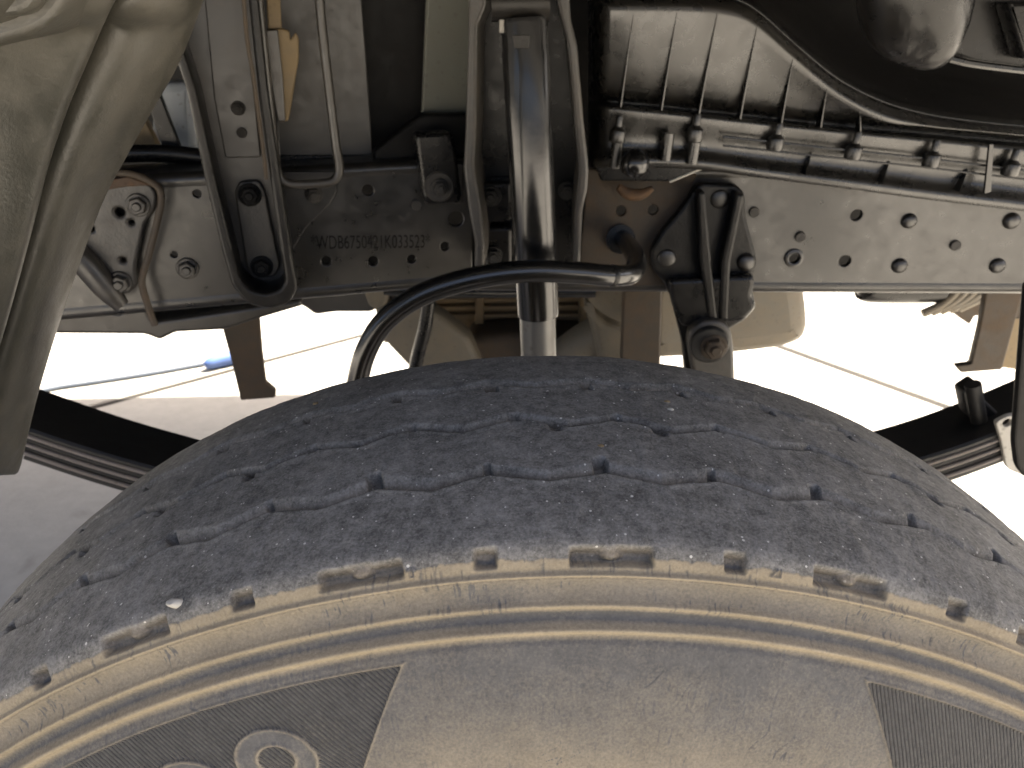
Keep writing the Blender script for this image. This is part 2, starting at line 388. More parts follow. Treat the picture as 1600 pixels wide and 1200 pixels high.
    def block(tc, period, half, lo, hi, dep, edge=0.0009, jag=0.0012):
        x = (th-tc)/period; fx = (x-np.round(x))*np.radians(period)*0.383
        i = np.round(x); j = jag*(fbm(near_arc*220+i*9, SS*220, 2, 61)-0.45)
        rnd = np.modf(np.abs(np.sin(i*7.31+tc)*9173.7))[0]
        m = (1-ss(half*(0.94+0.1*rnd)-edge, half*(0.94+0.1*rnd)+edge, np.abs(fx)+j))*ss(lo-edge, lo+edge, q+j)*(1-ss(hi-0.002, hi+0.001, q+j))
        return m, fx
    b1, fx1 = block(2.82, 13.1, 0.0142, -0.0030, 0.0034, 0.004)
    lug = np.exp(-((fx1/0.0036)**2+((q-0.0012)/0.0030)**2)**2)
    b2, fx2 = block(-3.70, 13.1, 0.0036, -0.0026, 0.0040, 0.004)
    h -= 0.0050*b1*(1-0.75*lug) + 0.0042*b2; groove = np.maximum(groove, 0.8*np.maximum(b1, b2))
    h -= 0.0006*np.exp(-((q+0.001)/0.002)**2)*(fbm(near_arc*260, SS*90, 3, 71)-0.3)
    # sidewall ribs; r is the undisturbed radius
    r = RR; side = q < 0.0
    rib = lambda rc, wd: np.exp(-np.abs((r-rc)/wd)**2.5)*side
    h += 0.0015*rib(0.3742, 0.0007) - 0.0002*rib(0.3757, 0.0006) + 0.0008*rib(0.3730, 0.0003) - 0.0005*rib(0.3735, 0.0003)
    h -= 0.0012*rib(0.3688, 0.0030)
    h += 0.0012*rib(0.3642, 0.0008) - 0.0015*rib(0.3605, 0.0019)
    h += 0.0020*rib(0.3565, 0.0012) - 0.0008*rib(0.3535, 0.0016)
    # scuffs and fine radial cracking on the sidewall
    h += 0.00022*(fbm(near_arc*1300, r*160, 3, 81)-0.45)*side
    h += 0.00018*(fbm(near_arc*1500, r*1500, 2, 83)-0.45)*side
    crack = np.clip(1-np.abs(fbm(near_arc*330+2.5*fbm(near_arc*50, r*120, 2, 5), r*60, 3, 85)-0.47)/0.012, 0, 1)*ss(0.5, 0.58, fbm(near_arc*60, r*170, 2, 88))
    h -= 0.00035*crack*side*ss(0.362, 0.366, r)*(1-ss(0.3735, 0.375, r))
    # raised lettering panels (hatched); x' along the arc, r radial
    def panel(th0, slope, sgn):
        edge = th0+slope*(0.3499-r)                                # slanted end of the panel
        inside = ss(0, 0.12, sgn*(th-edge))*(1-ss(0.3492, 0.3499, r))
        border = np.exp(-((sgn*(th-edge)-0.10)/0.09)**2)*(r < 0.3499) + np.exp(-((r-0.3494)/0.0005)**2)*ss(0, 0.1, sgn*(th-edge))
        return inside*side, border*side
    pl, bl = panel(-8.72, -111.0, -1); prr, br = panel(18.17, 142.0, 1)
    h += 0.0009*np.clip(bl+br, 0, 1) - 0.0003*np.clip(pl+prr, 0, 1)
    # outlined raised letters: two rounded characters, slanted, as far as the frame shows them
    letters = np.zeros(th.shape); lfill = np.zeros(th.shape)
    for tc, rc, a_, b_ in ((-17.95, 0.3255, 0.0148, 0.0118), (-24.3, 0.3235, 0.0150, 0.0122)):
        ex = np.radians(th-tc)*0.327; ey = (r-rc); ex = ex+0.25*ey
        e = np.sqrt((ex/a_)**2+(ey/b_)**2)
        f_ = (1-ss(0.97, 1.03, e))*(1-(1-ss(0.42, 0.48, e)))*side
        o_ = (np.exp(-((e-0.96)/0.05)**2)+np.exp(-((e-0.46)/0.06)**2))*side
        letters = np.maximum(letters, o_); lfill = np.maximum(lfill, f_)
    h += 0.0007*letters + 0.0004*lfill
    # moulded arrow and triangle marks on the tan band
    def seg(tc, rc, pts_):
        ex = np.radians(th-tc)*0.379*1000; ey = (r-rc)*1000; m_ = np.zeros(th.shape)
        sel = (np.abs(ex) < 6) & (np.abs(ey) < 6); X, Yy = ex[sel], ey[sel]; best = np.full(X.shape, 9.0)
        for (x0, y0), (x1, y1) in zip(pts_, pts_[1:]):
            t_ = np.clip(((X-x0)*(x1-x0)+(Yy-y0)*(y1-y0))/((x1-x0)**2+(y1-y0)**2), 0, 1)
            best = np.minimum(best, np.hypot(X-x0-t_*(x1-x0), Yy-y0-t_*(y1-y0)))
        m_[sel] = np.clip(1-best/0.5, 0, 1); return m_*side
    mk = seg(-7.59, 0.3786, [(-0.6, -1.6), (-0.6, 0.2), (-1.5, 0.2), (0, 1.7), (1.5, 0.2), (0.6, 0.2), (0.6, -1.6), (-0.6, -1.6)])
    mk = np.maximum(mk, seg(11.71, 0.3790, [(-2.4, -1.5), (1.2, -1.5), (1.2, 1.9), (-2.4, -1.5)]))
    h += 0.0009*mk
    # ---- dust film (shape of its own, follows ribs and scuffs)
    n1 = fbm(near_arc*40, r*60, 4, 91); n2 = fbm(near_arc*420, r*70, 3, 95); n3 = fbm(near_arc*1100, r*1100, 2, 97)
    edge = q+0.0022*(n2-0.45)+0.0018*(fbm(near_arc*120, near_arc*0, 3, 99)-0.45)
    band = (1-ss(-0.0012, 0.0004, edge))
    dust = band*0.97
    sub = np.interp(r, [0.296, 0.312, 0.325, 0.338, 0.346, 0.3525, 0.3550, 0.3565, 0.3582, 0.3595, 0.3618, 0.3632, 0.3645, 0.3660, 0.3700, 0.3728, 0.3738, 0.3746, 0.3756, 0.3768, 0.3785],
                       [0.70, 0.52, 0.36, 0.26, 0.22, 0.26, 0.93, 1.00, 0.75, 0.16, 0.16, 0.90, 0.92, 0.48, 0.42, 0.55, 0.98, 0.98, 0.80, 0.95, 1.00])
    left = ss(0.0, 22.0, -th)                                      # the left of the wall is dustier
    sub = sub + left*0.35*ss(0.358, 0.364, r)*(1-sub)
    dust = np.where(side, np.minimum(dust, sub), dust)
    dust = dust*(1-0.45*np.clip(pl+prr, 0, 1)*(1-np.clip(letters+bl+br, 0, 1))) + 0.25*np.clip(letters, 0, 1) + 0.3*np.clip(bl+br, 0, 1)
    dust = dust*(1-0.75*b1*(1-0.35*n1*2))*(1-0.8*b2)
    n4 = fbm(near_arc*1500, r*170, 3, 105); patch = ss(0.42, 0.58, fbm(near_arc*55, r*200, 3, 107))
    dust = dust + (n1-0.47)*0.30*side*(dust > 0.05) - 0.5*ss(0.55, 0.66, n4)*patch*side*(0.35+0.65*ss(0.361, 0.364, r)) - 0.35*crack*side*ss(0.362, 0.366, r)
    scr = np.clip(1-np.abs(fbm(near_arc*70+3*fbm(near_arc*20, r*60, 2, 111), r*18, 3, 113)-0.5)/0.005, 0, 1)*ss(0.42, 0.52, fbm(near_arc*40, r*50, 2, 117))
    dust = dust - 0.8*scr*side*(1-ss(0.352, 0.355, r)); h -= 0.0004*scr*side*(1-ss(0.352, 0.355, r))
    dust = dust - 0.6*mk + (n3-0.45)*0.15*side
    dust = np.clip(dust, 0, 1)
    # hatch mask: 1 left panel, 2 right panel
    hatch = np.where(pl*(1-lfill*0.9)*(1-np.clip(letters+bl, 0, 1)) > 0.3, 1.0, 0)+np.where(prr*(1-np.clip(br, 0, 1)) > 0.3, 2.0, 0)
    # ---- vertices
    yy = Y+ny*h; rr = RR+nr*h; a = np.radians(th)
    V = np.stack([rr*np.sin(a), yy, ZC+rr*np.cos(a)], -1)
    V[..., 2] = np.maximum(V[..., 2], 0.0006)
    nt_, ns = th.shape
    I = np.arange(nt_*ns).reshape(nt_, ns); J = np.roll(I, -1, axis=0)
    F = np.stack([I[:, :-1], I[:, 1:], J[:, 1:], J[:, :-1]], -1).reshape(-1, 4)
    me = bpy.data.meshes.new('tyre')
    me.vertices.add(nt_*ns); me.vertices.foreach_set('co', V.reshape(-1).astype(np.float32))
    me.loops.add(F.size); me.loops.foreach_set('vertex_index', F.reshape(-1).astype(np.int32))
    me.polygons.add(len(F)); me.polygons.foreach_set('loop_start', np.arange(0, F.size, 4, dtype=np.int32))
    me.update(calc_edges=True)
    me.polygons.foreach_set('use_smooth', np.ones(len(F), bool))
    for nm, arr in (('dust', dust), ('hatch', hatch), ('groove', groove), ('recess_shade', recess_shade), ('wall', 1-ss(-0.0014, 0.0006, edge))):
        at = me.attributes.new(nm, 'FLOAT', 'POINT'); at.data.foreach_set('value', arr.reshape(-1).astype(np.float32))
    me.validate()
    return me
def rubber():
    m, t, b = principled('worn_rubber')
    co = N(t, 'ShaderNodeTexCoord').outputs['Object']
    du = N(t, 'ShaderNodeAttribute', attribute_name='dust').outputs['Fac']
    ha = N(t, 'ShaderNodeAttribute', attribute_name='hatch').outputs['Fac']
    sx = N(t, 'ShaderNodeSeparateXYZ'); L(t, co, sx.inputs[0])
    n1 = noise(t, co, 30, 4, 0.62); n2 = noise(t, co, 190, 4, 0.7); n3 = noise(t, co, 900, 3, 0.7)
    f = mth(t, 'ADD', mth(t, 'MULTIPLY', n1, 0.24), mth(t, 'ADD', mth(t, 'MULTIPLY', n2, 0.38), mth(t, 'MULTIPLY', n3, 0.38)))
    gr = N(t, 'ShaderNodeAttribute', attribute_name='groove').outputs['Fac']
    tread = mixc(t, ramp(t, f, 0.40, 0.62), (0.072, 0.069, 0.063), (0.250, 0.240, 0.222))
    # fibrous scuff lines on the tread, running round the tyre
    mp = N(t, 'ShaderNodeMapping'); L(t, co, mp.inputs[0]); mp.inputs['Scale'].default_value = (60, 700, 200); mp.inputs['Rotation'].default_value = (0, 0, 0.5)
    fib = noise(t, mp.outputs[0], 1.0, 5, 0.7)
    tread = mixc(t, mth(t, 'MULTIPLY', ramp(t, fib, 0.55, 0.8), 0.4), tread, (0.22, 0.22, 0.22))
    # grit caught in the rubber
    v = N(t, 'ShaderNodeTexVoronoi', Scale=520.0); L(t, co, v.inputs['Vector'])
    wn = N(t, 'ShaderNodeTexWhiteNoise'); L(t, v.outputs['Position'], wn.inputs['Vector'])
    big = mth(t, 'POWER', wn.outputs[0], 12.0)
    grit = mth(t, 'LESS_THAN', v.outputs['Distance'], mth(t, 'MULTIPLY', big, 0.30))
    v2 = N(t, 'ShaderNodeTexVoronoi', Scale=900.0); L(t, co, v2.inputs['Vector'])
    wn2 = N(t, 'ShaderNodeTexWhiteNoise'); L(t, v2.outputs['Position'], wn2.inputs['Vector'])
    fine = mth(t, 'MULTIPLY', mth(t, 'LESS_THAN', v2.outputs['Distance'], mth(t, 'MULTIPLY', mth(t, 'POWER', wn2.outputs[0], 5.0), 0.38)), 0.35)
    tread = mixc(t, fine, tread, (0.34, 0.335, 0.32))
    tread = mixc(t, mth(t, 'MULTIPLY', grit, 0.8), tread, (0.62, 0.60, 0.55))
    tread = mixc(t, mth(t, 'MULTIPLY', gr, 0.8), tread, mixc(t, ramp(t, f, 0.38, 0.62), (0.105, 0.086, 0.062), (0.215, 0.178, 0.130)))
    tread = mixc(t, mth(t, 'MULTIPLY', N(t, 'ShaderNodeAttribute', attribute_name='recess_shade').outputs['Fac'], 0.85), tread, mixc(t, ramp(t, f, 0.40, 0.62), (0.018, 0.017, 0.016), (0.055, 0.052, 0.047)))  # deep shade painted dark into groove lips, nicks and pockets
    wall = mixc(t, ramp(t, f, 0.35, 0.65), (0.062, 0.061, 0.062), (0.115, 0.112, 0.108))
    isw = N(t, 'ShaderNodeAttribute', attribute_name='wall').outputs['Fac']
    c = mixc(t, isw, tread, wall)
    tan = mixc(t, ramp(t, mth(t, 'ADD', mth(t, 'MULTIPLY', n1, 0.5), mth(t, 'MULTIPLY', n3, 0.5)), 0.35, 0.65), (0.235, 0.195, 0.132), (0.325, 0.275, 0.195))
    c = mixc(t, ramp(t, mth(t, 'ADD', du, mth(t, 'MULTIPLY', mth(t, 'SUBTRACT', n3, 0.5), 0.35)), 0.18, 0.95), c, tan)
    L(t, c, b.inputs['Base Color'])
    L(t, mth(t, 'ADD', 0.72, mth(t, 'MULTIPLY', du, 0.2)), b.inputs['Roughness'])
    b.inputs['Specular IOR Level'].default_value = 0.35
    # moulded hatching: fine parallel ridges, two directions
    def lines(ax, az, lam):
        d = mth(t, 'ADD', mth(t, 'MULTIPLY', sx.outputs[0], ax), mth(t, 'MULTIPLY', sx.outputs[2], az))
        return mth(t, 'SINE', mth(t, 'MULTIPLY', d, 2*math.pi/lam))
    isl = mth(t, 'MULTIPLY', mth(t, 'GREATER_THAN', ha, 0.5), mth(t, 'LESS_THAN', ha, 1.5)); isr = mth(t, 'GREATER_THAN', ha, 1.5)
    hl = mth(t, 'ADD', mth(t, 'MULTIPLY', lines(0.64, 0.77, 0.0015), isl), mth(t, 'MULTIPLY', lines(0.985, 0.17, 0.0014), isr))
    c = mixc(t, mth(t, 'MULTIPLY', mth(t, 'MULTIPLY', mth(t, 'ADD', hl, 1.0), mth(t, 'GREATER_THAN', ha, 0.5)), 0.28), c, (0.05, 0.049, 0.048))
    L(t, c, b.inputs['Base Color'])
    b1 = N(t, 'ShaderNodeBump', Strength=1.0, Distance=0.0012); L(t, mth(t, 'MULTIPLY', hl, 0.5), b1.inputs['Height'])
    b2 = N(t, 'ShaderNodeBump', Strength=0.7, Distance=0.0008)
    hh = mth(t, 'ADD', mth(t, 'MULTIPLY', n2, 0.6), mth(t, 'MULTIPLY', n3, 0.5))
    L(t, hh, b2.inputs['Height']); L(t, b1.outputs[0], b2.inputs['Normal']); L(t, b2.outputs[0], b.inputs['Normal'])
    return m
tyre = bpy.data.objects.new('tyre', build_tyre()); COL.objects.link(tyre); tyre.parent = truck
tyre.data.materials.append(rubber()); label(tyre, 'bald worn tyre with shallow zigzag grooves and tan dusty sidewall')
rim_me = lathe_mesh('rim', [(0.075, -0.055), (0.09, -0.05), (0.12, -0.03), (0.15, -0.002), (0.185, 0.0), (0.20, 0.02), (0.215, 0.03), (0.232, 0.034), (0.236, 0.028), (0.222, 0.02), (0.205, -0.02), (0.205, -0.16), (0.232, -0.175)], 64, 'tank')
rim = bpy.data.objects.new('rim', rim_me); COL.objects.link(rim); rim.parent = truck
rim.matrix_local = Matrix.Translation((0, 0.02, ZC)) @ Matrix.Rotation(math.pi/2, 4, 'X')
# stones caught in the tread: separate little things lying on the tyre
def on_tread(u, v):
    d = ray(u, v)
    for Yv in np.linspace(0.0, W, 1200):
        P = CAM+d*(Yv-CAM[1])/d[1]
        if math.hypot(P[0], P[2]-ZC) < R0-DROP*abs(2*Yv/W-1)**2.5: return P
    return P
for i, (u, v, c_) in enumerate(((493, 631, 'tan'), (1042, 628, 'tan'), (939, 697, 'tan'), (274, 942, 'tag'), (1047, 640, 'tag'))):
    bm = bmesh.new(); bmesh.ops.create_icosphere(bm, subdivisions=2, radius=1.0)
    for q_ in bm.verts: q_.co *= 0.8+0.35*random.random()
    sc = 0.0011 if i != 3 else 0.0022
    for q_ in bm.verts: q_.co = Vector((q_.co.x*sc*1.4, q_.co.y*sc, q_.co.z*sc*0.7))
    s_ = from_bm(bm, 'stone', c_, truck, 60); s_.parent = tyre; s_.location = Vector(on_tread(u, v))

# ---- frame rail: C-section, left part splayed outwards towards the front
FY = 0.62; ZB = 0.6385; ZBL = 0.652
RP = Plane((0, FY, 0), math.atan2(*(lambda a, b: (b[1]-a[1], b[0]-a[0]))(atZ(800, 455, ZB), atZ(1600, 459, ZB))))
RP = Plane(tuple(atZ(1000, 458, ZB)*np.array([1, 1, 0])), RP.yaw)
_k = atZ(735, 446, ZBL); _l = atZ(240, 490, ZBL)
LP = Plane((_k[0], _k[1], 0), math.atan2(_k[1]-_l[1], _k[0]-_l[0]))
def rail(name, plane, px, holes, zb, zt, s0, s1, parent):
    web = plate(name, plane, px, 0.007, 'frame', parent, rnd=0.001, bevel=0.001, holes=holes)
    for (zz, nm, sg) in ((zb, 'lower_flange', 1), (zt, 'upper_flange', -1)):
        # rounded bend then a flat flange running inwards
        bm = bmesh.new(); prof = []
        r_ = 0.009
        for k in range(7):
            a = k/6*math.pi/2; prof.append((-r_*(1-math.cos(a)), zz+sg*r_*(1-math.sin(a))))
        prof += [(-0.065, zz)]
        inner = [(p[0]-0.002, p[1]+sg*0.006) for p in prof]
        ring = prof+inner[::-1]
        vs = []
        for s_ in np.linspace(s0, s1, 12):
            vs.append([bm.verts.new(plane.o+plane.e*s_+plane.n*(p[0]+0.0015)+np.array([0, 0, p[1]])) for p in ring])
        for a, b in zip(vs, vs[1:]):
            for k in range(len(ring)): bm.faces.new((a[k], a[(k+1) % len(ring)], b[(k+1) % len(ring)], b[k]))
        bm.faces.new(vs[0]); bm.faces.new(vs[-1])
        from_bm(bm, nm, 'frame', web, 40)
    return web
zt_r = float(RP.hit(1000, 258)[2]); zt_l = float(LP.hit(430, 262)[2])
def lim(plane, z, u0, u1):
    def s_at(u):
        vs = np.linspace(150, 560, 400); zz = [plane.hit(u, v)[2] for v in vs]; v = np.interp(-z, -np.array(zz), vs); return plane.st(u, v)[0]
    return s_at(u0), s_at(u1)
def strip_px(plane, z0, z1, u0, u1):
    """pixel outline of a strip of a plane between two heights"""
    out = []
    for u, z in ((u0, z0), (u1, z0), (u1, z1), (u0, z1)):
        vs = np.linspace(-200, 900, 900); zz = np.array([plane.hit(u, v)[2] for v in vs]); out.append((u, float(np.interp(-z, -zz, vs))))
    return out
sR = lim(RP, ZB, 742, 1760); sL = lim(LP, ZBL, -60, 738)
railR = rail('frame_rail', RP, strip_px(RP, ZB+0.006, zt_r-0.006, 742, 1760), [(970, 330, 8), (1020, 328, 8), (1338, 336, 9), (1320, 408, 9), (1240, 403, 9), (1250, 368, 6)], ZB, zt_r, sR[0], sR[1], truck)
railL = rail('frame_rail', LP, strip_px(LP, ZBL+0.006, zt_l-0.006, -60, 738), [(575, 297, 9), (713, 342, 12), (510, 408, 8), (583, 408, 8), (643, 405, 7), (695, 385, 7), (272, 398, 5), (308, 303, 6)], ZBL, zt_l, sL[0], sL[1], truck)
label(railR, 'rear length of dark frame rail with rivets and punched holes'); label(railL, 'front length of dark frame rail stamped with a number')
for u, v, r_ in ((1420, 345, 12), (1580, 345, 13), (1405, 415, 12), (1558, 415, 12)): place(DOME, 'rivet', RP, u, v, r_, railR)
for u, v, r_ in ((1250, 370, 8), (1492, 383, 8), (1178, 331, 8)): place(CAPN, 'stud', RP, u, v, r_, railR)
for u, v, r_ in ((1164, 409, 12),): place(DOME, 'rivet', RP.off(0.012), u, v, r_, railR)
ringm = lathe_mesh('washer_mesh', [(0.55, 0.0), (0.55, 0.25), (0.7, 0.32), (0.95, 0.25), (1.0, 0.0)], 24, 'frame')
place(ringm, 'washer', RP, 1240, 403, 15, railR)
place(BOLT_FRAME, 'bolt', LP, 293, 419, 17, railL, spin=0.3)
place(CAPN, 'stud', LP, 650, 320, 8, railL)
# stamped number
vin = bpy.data.curves.new('tmp', 'FONT'); vin.body = '*WDB6750421K033523*'; vin.size = 1.0; vin.extrude = 0.01; vin.align_x = 'CENTER'; vin.align_y = 'CENTER'
vo = bpy.data.objects.new('tmp', vin); vme = bpy.data.meshes.new_from_object(vo); bpy.data.objects.remove(vo)
co_ = np.array([v.co for v in vme.vertices]); wid = co_[:, 0].max()-co_[:, 0].min(); hei = co_[:, 1].max()-co_[:, 1].min()
p0, p1 = LP.st(486, 380), LP.st(672, 378); pt_, pb_ = LP.st(580, 368), LP.st(580, 390)
sx_, sy_ = (p1[0]-p0[0])/wid, (pt_[1]-pb_[1])/hei
vme.transform(LP.mat() @ Matrix.Translation(((p0[0]+p1[0])/2, (pt_[1]+pb_[1])/2, 0.0)) @ Matrix.Rotation(math.atan2(p1[1]-p0[1], p1[0]-p0[0]), 4, 'Z') @ Matrix.Diagonal((sx_, sy_, 0.03, 1)))
vino = finish(vme, 'stamped_number', 'dark', railL, 40); label(vino, 'row of small characters stamped into the frame')
# doubler plate edge and gusset on the left rail
gus = plate('gusset_plate', LP.off(0.004), [(425, 268), (524, 268), (526, 300), (516, 318), (478, 356), (452, 400), (430, 410)], 0.004, 'frame', railL, rnd=0.004)
place(BOLT_STEEL, 'bolt', LP.off(0.004), 490, 303, 14, railL)

# ---- front crossmember gusset, left
gp = LP.off(0.02)
cg = plate('spring_hanger', gp, [(60, 300), (150, 288), (200, 279), (236, 287), (246, 305), (243, 328), (226, 350), (215, 400), (211, 420), (216, 446), (196, 462), (172, 455), (150, 420), (60, 380)], 0.010, 'castgrey', truck, rnd=0.006, bevel=0.003, holes=[(187, 332, 7), (205, 348, 4), (192, 407, 4), (142, 358, 4)])
label(cg, 'plate bracket with two large bolts beside the fender')
place(BOLT_FRAME, 'bolt', gp, 216, 320, 18, cg, spin=0.2); place(BOLT_FRAME, 'bolt', gp, 188, 441, 18, cg, spin=0.6)
tube('rim_bead', [gp.off(0.004).hit(u, v) for u, v in ((60, 286), (150, 272), (205, 272), (244, 290), (252, 310), (246, 345), (232, 400), (222, 440), (232, 480), (242, 508))], 0.0034, 'brown', cg, n=10)
plate('rust_patch', gp.off(0.001), [(60, 292), (150, 284), (200, 276), (240, 290), (196, 292), (150, 300), (60, 312)], 0.004, 'rust', cg, rnd=0.003)
tube('web_rib', [gp.off(0.006).hit(u, v) for u, v in ((60, 370), (120, 400), (165, 450), (190, 478))], [0.012, 0.013, 0.012, 0.008], 'panel', cg, n=10)
lb = plate('lower_beam', LP.off(-0.03), [(-40, 482), (80, 489), (110, 482), (150, 484), (188, 490), (203, 470), (225, 476), (240, 503), (345, 488), (470, 468), (474, 478), (400, 500), (352, 516), (274, 520), (250, 532), (226, 523), (-40, 521)], 0.05, 'panel', truck, rnd=0.004, bevel=0.004)
label(lb, 'lower edge of the front crossmember')
# ---- tall cast channel bracket
cp = LP.off(0.015)
outer = [(228, -40), (268, 70), (292, 140), (318, 270), (345, 385), (362, 446), (384, 474), (420, 483), (452, 474), (465, 452), (456, 400), (440, 290), (420, 150), (400, -40)]
ch = plate('channel_bracket', cp, outer, 0.006, 'panel', truck, rnd=0.008)
label(ch, 'tall channel bracket bolted to the frame')
wall = [(228, -40), (268, 70), (292, 140), (318, 270), (345, 385), (362, 446), (384, 474), (420, 483), (452, 474), (465, 452), (456, 400), (440, 290), (420, 150), (400, -40), (384, -40),
        (404, 150), (424, 290), (440, 400), (446, 440), (436, 454), (415, 460), (392, 455), (374, 436), (362, 385), (334, 270), (306, 140), (284, 70), (246, -40)]
plate('channel_wall', cp.off(0.044), wall, 0.044, 'cast', ch, rnd=0.004, bevel=0.003)
pad = plate('clamp_pad', cp.off(0.007), [(366, 300), (374, 284), (404, 282), (414, 298), (424, 350), (438, 415), (430, 432), (395, 436), (386, 420)], 0.007, 'castgrey', ch, rnd=0.004, bevel=0.002)
place(BOLT_BLACK, 'bolt', cp.off(0.007), 390, 304, 18, ch); place(BOLT_BLACK, 'bolt', cp.off(0.007), 409, 416, 17, ch, spin=0.4)
stp = plate('stay_plate', cp.off(0.004), [(316, -40), (374, -40), (398, 150), (408, 246), (352, 247), (334, 150)], 0.004, 'panel', ch, rnd=0.003)
place(BOLT_STEEL, 'bolt', cp.off(0.004), 372, 169, 11, ch); place(CAPN, 'stud', cp.off(0.003), 378, 207, 8, ch)
hl_tube = tube('flange_highlight', [cp.off(0.046).hit(u, v) for u, v in ((378, -40), (386, 60), (396, 120), (404, 180), (412, 240), (416, 280))], 0.0018, 'brown', truck, n=8)  # reddish highlight on the channel flange, built as a thin brown tube

# ---- upper left: panels, bent rod, lever
bp = LP.off(-0.05)
pn = plate('side_panel', bp, [(420, -40), (562, -40), (572, 90), (583, 251), (437, 247)], 0.004, 'panel', truck, rnd=0.003); label(pn, 'flat dusty grey panel behind the bent rod')
plate('panel_foot', bp.off(0.006), [(437, 243), (583, 243), (584, 256), (440, 258)], 0.006, 'black', pn, rnd=0.002)
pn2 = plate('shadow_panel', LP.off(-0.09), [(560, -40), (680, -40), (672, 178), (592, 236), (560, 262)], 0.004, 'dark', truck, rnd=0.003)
pn3 = plate('pillar', LP.off(-0.045), [(669, -40), (760, -40), (752, 182), (660, 179)], 0.012, 'green', truck, rnd=0.002, bevel=0.002); label(pn3, 'pale greenish grey pillar behind the damper bracket')
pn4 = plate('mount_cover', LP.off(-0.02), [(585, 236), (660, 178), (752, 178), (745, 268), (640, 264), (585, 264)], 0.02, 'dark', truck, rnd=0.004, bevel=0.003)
blk = plate('stop_block', LP.off(0.022), [(648, 210), (706, 207), (712, 230), (722, 310), (716, 318), (668, 320), (662, 310)], 0.026, 'black', truck, rnd=0.006, bevel=0.004); label(blk, 'black moulded block with one washer and nut')
place(lathe_mesh('big_washer', [(0, 0.0), (1.0, 0.0), (1.0, 0.18), (0.86, 0.3), (0.6, 0.3), (0.6, 0.2), (0, 0.2)], 28, 'castgrey'), 'washer', LP.off(0.022), 686, 291, 24, blk)
place(BOLT_STEEL, 'bolt', LP.off(0.026), 686, 293, 14, blk)
bl_ = plate('base_plate', LP.off(0.006), [(655, 255), (724, 255), (724, 318), (664, 320)], 0.006, 'frame', blk, rnd=0.004)
rodp = LP.off(0.045)
rod_px = [(497, -40), (502, 30), (512, 120), (524, 220), (530, 258), (527, 276), (514, 285), (480, 288), (452, 287), (438, 278), (431, 255), (425, 200), (414, 100), (404, 0), (400, -40)]
rod = tube('bent_rod', [rodp.hit(u, v) for u, v in rod_px], 0.0043, 'panel', truck, n=12); label(rod, 'thin dark rod bent into a square hook')
lv = plate('lever', LP.off(0.03), [(416, 46), (440, 44), (452, 48), (454, 62), (462, 50), (467, 60), (467, 92), (453, 178), (450, 190), (436, 191), (424, 130)], 0.010, 'tan', truck, rnd=0.002, bevel=0.002); label(lv, 'tan pointed lever hanging beside the bent rod')
plate('lever_side', LP.off(0.036), [(414, 47), (434, 46), (442, 120), (446, 190), (434, 190), (421, 120)], 0.005, 'panel', lv, rnd=0.001)
plate('lever_stem', LP.off(0.026), [(414, -40), (436, -40), (440, 48), (419, 48)], 0.006, 'tan', lv, rnd=0.001)
# what shows between the fender and the channel bracket
eb_ = plate('sky_glimpse', LP.off(-0.13), [(238, 130), (300, 128), (310, 246), (236, 246)], 0.05, 'white', truck, rnd=0.008, bevel=0.01); label(eb_, 'pale blue-white plate standing in for a bright sky glimpse behind the fender edge')  # bright gap with sky reflection, painted as a pale plate
st1 = plate('diagonal_strut', LP.off(-0.07), [(218, 120), (238, 116), (284, 236), (258, 246)], 0.012, 'black', truck, rnd=0.002)
st2 = plate('earth_patch', LP.off(-0.10), [(150, 170), (216, 168), (250, 236), (150, 236)], 0.02, 'tan', truck, rnd=0.006); st2.name = 'muddy_cover'
tube('sill_bar', [LP.off(-0.055).hit(u, v) for u, v in ((120, 244), (200, 240), (262, 240), (320, 246))], 0.009, 'black', truck, n=10)

# ---- damper and its cast bracket
bk = plate('damper_bracket', RP.off(0.014), [(742, -40), (882, -40), (892, 60), (912, 262), (904, 418), (748, 420), (736, 330), (734, 60)], 0.010, 'black', truck, rnd=0.006); label(bk, 'black cast bracket with two long arms round the damper')
la = [(732, -40), (760, -40), (760, 8), (746, 40), (744, 200), (741, 262), (752, 330), (757, 380), (756, 420), (741, 420), (742, 380), (732, 330), (724, 262), (727, 200), (731, 50)]
ra = [(862, -40), (888, -40), (892, 30), (902, 70), (912, 190), (920, 262), (918, 296), (910, 330), (907, 412), (896, 412), (898, 330), (902, 290), (904, 262), (896, 180), (886, 70), (874, 20)]
armL = plate('arm', RP.off(0.105), la, 0.09, 'castgrey', bk, rnd=0.004, bevel=0.003)
armR = plate('arm', RP.off(0.105), ra, 0.09, 'castgrey', bk, rnd=0.004, bevel=0.003)
fp = plate('foot', RP.off(0.045), [(752, 286), (800, 284), (800, 346), (752, 350)], 0.03, 'black', bk, rnd=0.005, bevel=0.004)
fp2 = plate('foot', RP.off(0.045), [(756, 356), (800, 354), (800, 420), (756, 420)], 0.03, 'black', bk, rnd=0.005, bevel=0.004)
place(BOLT_BLACK, 'bolt', RP.off(0.045), 768, 306, 16, bk); place(BOLT_BLACK, 'bolt', RP.off(0.045), 772, 398, 14, bk)
place(BOLT_STEEL, 'bolt', RP.off(0.03), 886, 298, 14, bk)
SHY = 0.475
a_, b_ = atY(819, 26, SHY), atY(841, 492, SHY); c_ = atY(846, 700, SHY)
r1 = 34.5*float((a_-CAM) @ FW)/F_PX; r2 = 35.5*float((b_-CAM) @ FW)/F_PX; rA = (r1+r2)/2
up_ = (a_-b_)/np.linalg.norm(a_-b_)
damper = tube('damper', [b_, b_+up_*0.003, a_-up_*0.026, a_-up_*0.024, a_-up_*0.004, a_], [rA*0.97, rA, rA, rA*0.965, rA*0.965, rA*0.90], 'gloss', truck, n=40, smooth=False)
